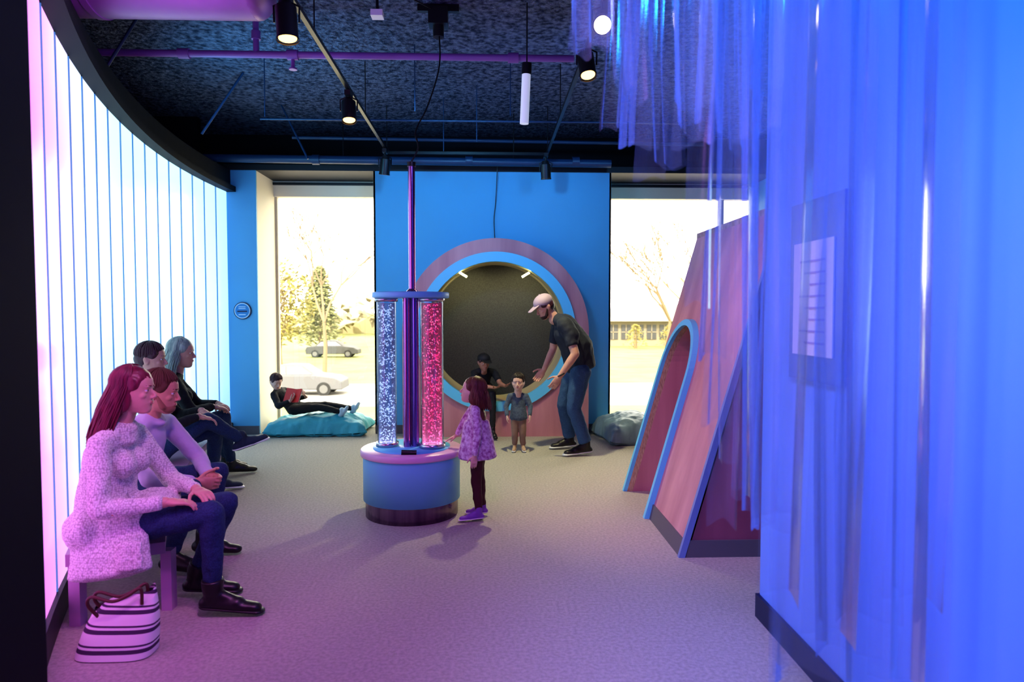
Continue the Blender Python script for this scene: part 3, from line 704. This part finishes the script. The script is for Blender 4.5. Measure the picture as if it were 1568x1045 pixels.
person('seated_woman_with_crossed_legs',.98,f,dict(pel=(-2.38,4.97,.45),hipR=(-2.32,4.89,.45),hipL=(-2.42,5.05,.44),shR=(-2.30,4.78,.87),shL=(-2.45,5.07,.87),
 neck=(-2.39,4.93,.95),head=(-2.385,4.93,1.09),elR=(-2.20,4.72,.63),wrR=(-2.06,4.93,.68),elL=(-2.33,5.22,.64),wrL=(-2.10,5.08,.70),
 knR=(-2.04,5.03,.64),anR=(-1.87,5.22,.46),toeR=(-1.70,5.31,.46),knL=(-2.05,5.2,.55),anL=(-2.17,5.42,.115),toeL=(-1.98,5.54,.035)),
 skinA,blk,jean,canv,hairC,'short',lipm,female=True,sole=white,hd=(1,.2,-.02),hs=1.0,
 hands={'R':((.8,.6,-.3),(0,0,-1),(0,1,0)),'L':((.8,-.5,-.3),(0,0,-1),(-1,0,0))})
hairD=mat('ash_blonde_hair',(.42,.45,.42),.4,nscale=40,ncol=(.2,.24,.25),stretch=(1,1,.1))
person('seated_woman_with_long_hair',.98,f,dict(pel=(-2.52,5.60,.45),hipR=(-2.47,5.52,.45),hipL=(-2.57,5.69,.44),shR=(-2.42,5.36,.87),shL=(-2.55,5.66,.87),
 neck=(-2.46,5.49,.95),head=(-2.42,5.49,1.10),elR=(-2.30,5.36,.65),wrR=(-2.22,5.58,.66),elL=(-2.44,5.82,.64),wrL=(-2.24,5.75,.66),
 knR=(-2.20,5.74,.56),anR=(-2.24,6.0,.115),toeR=(-2.05,6.10,.035),knL=(-2.28,5.96,.52),anL=(-2.35,6.18,.115),toeL=(-2.2,6.28,.035)),
 skinA,blk,jean,blackl,hairD,'long',lipm,female=True,hd=(1,.15,-.02),hs=1.0,hlen=.2,
 hands={'R':((.8,.5,-.2),(0,0,-1),(0,1,0)),'L':((.8,-.6,-.2),(0,0,-1),(-1,0,0))})
person('child_reading_on_beanbag',.74,(.85,-.35,0),dict(pel=(-2.26,8.08,.29),hipR=(-2.25,8.00,.29),hipL=(-2.22,8.15,.29),shR=(-2.47,7.96,.47),shL=(-2.42,8.20,.49),
 neck=(-2.46,8.06,.53),head=(-2.46,8.02,.61),elR=(-2.38,7.84,.35),wrR=(-2.25,7.84,.41),elL=(-2.28,8.24,.39),wrL=(-2.13,8.08,.43),
 knR=(-1.95,7.96,.32),anR=(-1.68,7.92,.27),toeR=(-1.60,7.91,.32),knL=(-1.92,8.14,.32),anL=(-1.58,8.10,.28),toeL=(-1.50,8.08,.34)),
 skinC,blk,blk,mat('pale_socks',(.45,.6,.7),.8),hairC,'short',lipm,hd=(.6,-.7,-.35),hs=.8,voxel=.011,child=True,
 hands={'R':((.5,.3,.5),(0,0.5,1),(-.3,-.6,.4),.6),'L':((-.2,-.6,.4),(0,-.4,.6),(0,0,1),.6)})
b=MB(); Mx=Matrix.Translation((-2.21,7.90,.46))@Matrix.Rotation(-.5,4,'Z')@Matrix.Rotation(1.15,4,'X')
M_red=mat('red_book_cover',(.6,.03,.03),.5); M_pg=mat('pages',(.8,.78,.72),.7)
for q in (-1,1):
    Mq=Mx@Matrix.Rotation(-q*.3,4,'Y')
    b.box(0 if q>0 else -.12,.12 if q>0 else 0,-.08,.08,0,.006,M_red,Mq@Matrix.Translation((0,0,.002))); b.box(.004 if q>0 else -.115,.115 if q>0 else -.004,-.075,.075,-.008,.002,M_pg,Mq)
b.obj('open_book')
dress=mat('floral_dress',(.75,.62,.8),.8,nscale=45,ncol=(.35,.12,.35)); 
def exF(m,t):
    m.cap((-.075,4.66,.68),(-.068,4.66,.43),.088,.135,t,flat=.85,side=(1,0,0),ends=.12)
hairF=mat('copper_hair',(.16,.05,.03),.4,nscale=40,ncol=(.09,.025,.015),stretch=(1,1,.1))
legg=mat('burgundy_leggings',(.06,.01,.015),.8); psh=mat('purple_shoes',(.22,.08,.42),.5)
person('girl_in_floral_dress',.60,(-1,.12,0),dict(pel=(-.07,4.66,.50),hipL=(-.07,4.62,.48),hipR=(-.07,4.71,.48),shL=(-.08,4.565,.765),shR=(-.09,4.76,.765),
 neck=(-.075,4.66,.80),head=(-.10,4.66,.885),elL=(-.065,4.525,.61),wrL=(-.085,4.52,.465),elR=(-.165,4.80,.65),wrR=(-.215,4.80,.555),
 knL=(-.075,4.62,.27),anL=(-.06,4.60,.07),toeL=(-.19,4.59,.025),knR=(-.055,4.71,.27),anR=(-.035,4.73,.07),toeR=(-.15,4.76,.025)),
 skinC,dress,legg,psh,hairF,'long',lipm,hd=(-1,.12,.22),hs=.82,voxel=.008,child=True,extra=exF,hlen=.13,sole=white,tdisp=.008,
 hands={'L':((-.1,0,-1),(-.2,1,0),(-1,0,0),.3),'R':((-1,.1,-.45),(0,0,-1),(0,-1,0),.15)})
person('person_in_black_cap',.70,(.35,-1,0),dict(pel=(-.08,8.02,.54),hipR=(-.15,7.99,.54),hipL=(.0,8.02,.54),shR=(-.15,7.86,.73),shL=(.08,7.92,.73),
 neck=(-.04,7.86,.77),head=(-.04,7.82,.845),elR=(-.14,7.72,.60),wrR=(.08,7.60,.58),elL=(.15,7.78,.60),wrL=(.20,7.58,.60),
 knR=(-.10,7.66,.50),anR=(-.10,7.60,.10),toeR=(-.08,7.48,.03),knL=(.06,7.66,.50),anL=(.06,7.60,.10),toeL=(.10,7.49,.03)),
 mat('skin_tan',(.40,.19,.13),.5),blk,blk,blackl,hairC,'capped',lipm,capm=mat('black_cap',(.008,.008,.012),.7),hd=(.45,-1,-.2),hs=.82,curl=.3,sleeve='short',
 hands={'R':((.5,-.7,.1),(0,0,1),(-1,0,0),.3),'L':((.2,-1,.1),(-.3,0,1),(1,0,0),.3)})
tsw=mat('slate_sweater',(.10,.14,.20),.9,nscale=60,ncol=(.06,.08,.13)); tan=mat('tan_trousers',(.26,.16,.13),.85)
person('toddler_standing',.50,(-.1,-1,0),dict(pel=(.32,6.95,.34),hipR=(.285,6.95,.33),hipL=(.355,6.95,.33),shR=(.235,6.95,.565),shL=(.395,6.95,.565),
 neck=(.315,6.95,.60),head=(.315,6.93,.705),elR=(.19,6.93,.46),wrR=(.20,6.87,.37),elL=(.44,6.93,.46),wrL=(.43,6.87,.37),
 knR=(.28,6.93,.19),anR=(.28,6.95,.06),toeR=(.265,6.85,.022),knL=(.36,6.93,.19),anL=(.365,6.95,.06),toeL=(.375,6.85,.022)),
 skinC,tsw,tan,mat('tan_shoes',(.45,.3,.2),.6),mat('toddler_dark_hair',(.02,.012,.012),.5),'short',lipm,hd=(-.15,-1,.0),hs=.80,voxel=.008,child=True,fit=1.15,tdisp=.008,sole=white,leg=1.15,
 hands={'R':((0,-.3,-1),(1,0,0),(0,-1,0),.4),'L':((0,-.3,-1),(-1,0,0),(0,-1,0),.4)})
tee=mat('charcoal_tshirt',(.02,.025,.045),.8,bump=.4,bscale=15)
def exI(m,t):
    m.cap((.96,6.86,.86),(.90,6.86,1.10),.165,.19,t,flat=.85,side=(0,1,0),ends=.2)
    m.cap((.90,6.86,1.10),(.80,6.86,1.27),.19,.15,t,flat=.8,side=(0,1,0))
    for y_ in (6.66,7.05): m.cap((.76,y_,1.30),(.82,y_+(-.04 if y_<6.8 else .04),1.20),.085,.08,t)
E=person('man_bending_in_cap',1.05,(-1,-.1,0),dict(pel=(.92,6.86,.87),hipL=(.93,6.76,.83),hipR=(.89,6.96,.83),shL=(.77,6.65,1.31),shR=(.73,7.06,1.31),
 neck=(.665,6.85,1.385),head=(.575,6.84,1.475),elL=(.85,6.56,1.02),wrL=(.70,6.56,.80),elR=(.69,7.12,1.03),wrR=(.585,7.0,.83),
 knL=(.86,6.73,.47),anL=(.98,6.72,.11),toeL=(.76,6.66,.035),knR=(.79,6.98,.47),anR=(.86,7.05,.11),toeR=(.66,7.02,.035)),
 skinA,tee,jean2,blackl,hairC,'capped',lipm,sleeve='short',capm=mat('grey_pink_cap',(.40,.30,.38),.7),hd=(-.85,-.25,-.5),hs=1.0,fit=1.05,beard=mat('dark_beard',(.05,.025,.02),.9),
 sole=white,extra=exI,leg=1.2,hands={'L':((-.55,0,-.8),(-.3,.8,-.2),(-.8,0,.5),.35),'R':((-.6,-.1,-.75),(-.3,-.8,-.2),(-.8,0,.5),.3)})
b=MB(); b.tube([lerp((.85,6.56,1.02),(.70,6.56,.80),.9)+V((.034*math.cos(a),.034*math.sin(a),.018*math.cos(a))) for a in [i*math.pi/8 for i in range(17)]],.007,M_black,n=6); b.obj('wristwatch',E)

# ------------------------------------------------------------ exterior
GZ=-2.6
M_grass=mat('lawn',(.19,.22,.05),.9,nscale=.5,ncol=(.25,.25,.08)); M_road=mat('road',(.28,.265,.24),.9); 
b=MB(); b.box(-120,120,9.1,200,GZ-.2,GZ,M_grass); b.box(-120,120,29,38,GZ,GZ+.02,M_road); b.box(-120,120,9.1,25,GZ,GZ+.02,mat('pavement_out',(.4,.37,.32),.9)); b.obj('ground_outside')
def car(name,cx,cy,z,colm,sc_=1,fl=1):
    b=MB()
    W=lambda x,y,zz:V((cx+x*sc_*fl,cy+y*sc_,z+zz*sc_))
    low=[(-2.25,.3),(-2.3,.7),(-2.15,.95),(-1.4,1.0),(1.0,1.0),(1.9,.88),(2.25,.7),(2.28,.3)]
    b.prism([W(x,-.88,q) for x,q in low],(0,1.76*sc_,0),colm)
    cab=[(-1.5,.98),(-1.0,1.40),(-.5,1.48),(.35,1.46),(1.05,.98)]
    A=[W(x,-.82+ (q-.98)*.35,q) for x,q in cab]; B=[W(x,.82-(q-.98)*.35,q) for x,q in cab]
    b.strip(A,B,colm); b.add(A,[list(range(5))],colm); b.add(B,[list(range(5))],colm)
    gl=mat('car_glass',(.03,.03,.035),.3)
    for xs in ([(-1.3,1.03),(-.95,1.34),(-.45,1.4),(-.4,1.03)],[(-.32,1.03),(-.37,1.4),(.3,1.39),(.85,1.03)]):
        b.add([W(x,-.84+(q-.98)*.35,q) for x,q in xs],[(0,1,2,3)],gl)
    tyre=mat('tyre',(.02,.02,.02),.8); hub=mat('hub',(.12,.12,.12),.5)
    for x in (-1.45,1.4):
        for y in (-.9,.72): b.cyl(W(x,y,.33),W(x,y+.2,.33),.33*sc_,tyre,n=28); b.cyl(W(x,y-.01,.33),W(x,y,.33),.2*sc_,hub,n=20)
    b.obj(name,bevel=.05)
car('parked_car',-9.2,33.6,GZ,mat('white_car_paint',(.13,.13,.135),.6,spec=.2)); car('parked_car',-13.6,61,GZ,mat('silver_car_paint',(.07,.07,.07),.6,spec=.2))
b=MB(); hw=mat('pale_siding',(.24,.205,.15),.8); rf=mat('tan_roof',(.21,.175,.14),.9); hwn=mat('house_window',(.06,.06,.065),.4)
b.box(13.5,26,79,88,GZ,GZ+2.9,hw)
a=[(12.7,78,GZ+2.9),(26.8,78,GZ+2.9),(26.8,89,GZ+2.9),(12.7,89,GZ+2.9)]; t_=[(16.5,82,GZ+4.9),(23,82,GZ+4.9),(23,85,GZ+4.9),(16.5,85,GZ+4.9)]
b.add(a+t_,[(0,1,5,4),(1,2,6,5),(2,3,7,6),(3,0,4,7),(4,5,6,7),(0,3,2,1)],rf)
for i in range(8): 
    x=14.1+i*1.5; b.box(x,x+1.1,78.9,79,GZ+.8,GZ+2.5,hwn); b.box(x+.5,x+.6,78.85,78.9,GZ+.8,GZ+2.5,hw); b.box(x,x+1.1,78.85,78.9,GZ+1.6,GZ+1.7,hw)
b.obj('house_outside')
M_leaf=mat('yellow_green_foliage',(.27,.225,.05),.9,nscale=1.5,ncol=(.20,.18,.05)); M_ever=mat('evergreen_foliage',(.21,.20,.075),.9,nscale=1.2,ncol=(.155,.16,.065)); M_bark=mat('bark',(.20,.145,.085),.9)
def cards(b,rr,c,L,d,mt):
    w=d.cross(UP).normalized()*L*.4
    b.add([c-d*L,c+w,c+d*L*.7,c-w,c+V((0,0,L*.4))],[(0,1,4),(1,2,4),(2,3,4),(3,0,4),(0,3,2,1)],mt)
def evergreen(name,x,y,h,r,mt,seed,n=700,k=1):
    rr=random.Random(seed); b=MB(); b.cyl((x,y,GZ),(x,y,GZ+h*.95),.2,M_bark,r1=.04,n=8)
    for i in range(n):
        t=rr.random()**.8; z=GZ+h*(.06+.94*t); rad=r*(1-t)**.6*rr.uniform(.2,1.1)+.1; a=rr.uniform(0,6.28); L=rr.uniform(.5,1.1)*h/10*k
        cards(b,rr,V((x+rad*math.cos(a),y+rad*math.sin(a),z)),L,V((math.cos(a),math.sin(a),rr.uniform(-.5,.5))).normalized(),mt)
    b.obj(name)
def bare(name,x,y,h,seed,depth=6,mt=M_bark,leaf=None,nl=0):
    rr=random.Random(seed); b=MB()
    def br(p,d,L,r,k):
        e=p+d*L; mid=lerp(p,e,.5)+V((rr.uniform(-1,1),rr.uniform(-1,1),0))*L*.06
        b.tube([p,mid,e],[r,r*.85,r*.68],mt,n=5,caps=False)
        if k==0: return
        for _ in range(3):
            nd=(d+V((rr.uniform(-1,1),rr.uniform(-1,1),rr.uniform(-.25,.6)))*.75).normalized()
            br(e,nd,L*rr.uniform(.62,.85),r*.6,k-1)
    br(V((x,y,GZ)),UP.copy(),h*.24,h*.011,depth)
    for i in range(nl):
        d=V((rr.gauss(0,1),rr.gauss(0,1),rr.gauss(0,1))).normalized(); q=rr.random()**.4
        c=V((x,y,GZ+h*.55))+V((d.x*h*.30*q,d.y*h*.30*q,d.z*h*.38*q))
        cards(b,rr,c,rr.uniform(.15,.35),V((rr.uniform(-1,1),rr.uniform(-1,1),rr.uniform(-.5,.5))).normalized(),leaf)
    b.obj(name)
evergreen('evergreen_tree',-17.2,71,8.6,2.2,M_ever,1,1300,.6)
evergreen('evergreen_tree',-12.2,90,7,2.4,M_ever,3,900,.6)
bare('leafy_tree',-15.2,51,8.6,21,5,M_bark,M_leaf,1300)
bare('bare_tree',-10.4,44,14,5); bare('bare_tree',-26,82,18,6); bare('bare_tree',13.5,50,14,8); bare('bare_tree',19,64,17,9); bare('bare_tree',7.2,58,16,10)
evergreen('shrub',16.2,74,2.6,1.4,M_leaf,12,300,.8); evergreen('shrub',20.0,74,2.6,1.4,M_leaf,13,300,.8); evergreen('shrub',24,74,2.6,1.4,M_leaf,14,300,.8)
b=MB(); rr=random.Random(3); M_far=mat('far_trees',(.30,.26,.14),.9)
for i in range(900):
    x=rr.uniform(-70,75); h=rr.uniform(.3,1)*(3.5+2.5*math.sin(x*.21)+1.5*math.sin(x*.53))
    cards(b,rr,V((x,120+rr.uniform(-6,6),GZ+abs(h))),rr.uniform(1.2,2.4),V((rr.uniform(-1,1),rr.uniform(-1,1),rr.uniform(-.5,.5))).normalized(),M_far)
b.box(-75,78,126,128,GZ,GZ+3,M_far)
b.obj('distant_tree_line')

# ------------------------------------------------------------ lights
w=bpy.data.worlds.new('world'); sc.world=w; w.use_nodes=True
w.node_tree.nodes['Background'].inputs[0].default_value=(1,.94,.78,1); w.node_tree.nodes['Background'].inputs[1].default_value=6.2
S=bpy.data.lights.new('sun','SUN'); S.energy=6; S.color=(1,.93,.8); S.angle=.02; so=bpy.data.objects.new('sun',S); sc.collection.objects.link(so)
so.rotation_euler=V((.45,1,-.85)).to_track_quat('-Z','Y').to_euler()
lamp('SPOT','magenta_floor_spot',(-.2,1.2,3.3),(.72,.16,.85),190,(-.1,2.7,0),.15,85,1)
lamp('SPOT','magenta_bench_spot',(-.4,1.9,3.2),(1,.42,.85),105,(-1.7,3.3,.6),.12,46,.9)
lamp('SPOT','blue_right_spot',(-.4,.6,3.3),(.02,.27,1),380,(1.27,1.7,1.9),.15,85,.9)
lamp('SPOT','periwinkle_right_spot',(-.6,1.2,3.2),(.65,.6,1),210,(1.27,2.3,.3),.15,60,.9)
lamp('SPOT','blue_back_wall_spot',(-.4,5.2,3.1),(.15,.55,1),125,(-.1,8.0,2.3),.12,80,.9)
lamp('SPOT','blue_back_wall_spot',(1.4,5.6,3.1),(.15,.5,1),50,(1.3,8.0,2.2),.12,80,.9)
lamp('SPOT','pink_nook_spot',(-1.0,5.0,3.1),(1,.35,.6),65,(.1,7.75,1.2),.12,40,.8)
lamp('SPOT','magenta_aframe_spot',(.2,3.4,3.1),(1,.42,.58),120,(1.4,4.6,.8),.12,60,.9)
lamp('SPOT','duct_magenta_uplight',(-1.6,3.3,2.95),(.9,.1,1),10,(-2.0,4.2,3.5),.1,140,.9)
lamp('POINT','violet_ceiling_wash',(-.2,3.4,2.9),(.45,.4,1),15,size=.15)
lamp('SPOT','teal_ceiling_fill',(-2.3,5.6,2.6),(.08,.6,1),60,(-1.3,6.6,3.65),.15,150,.9)  # added teal fill to brighten the deck, no fixture behind it
lamp('SPOT','blue_ceiling_fill',(.9,5.6,2.7),(.15,.35,1),24,(.3,6.6,3.65),.15,150,.9)  # added blue fill for the deck, a lamp without a fixture
lamp('SPOT','warm_floor_fill',(.3,6.2,3.1),(1,.92,.48),250,(.3,6.1,0),.05,95,1)  # added warm fill, helps the window daylight on the far floor
lamp('SPOT','gobo_floor_spot',(.66,4.6,3.1),(.75,1,.3),25,(.92,5.1,0),.02,16,.4)
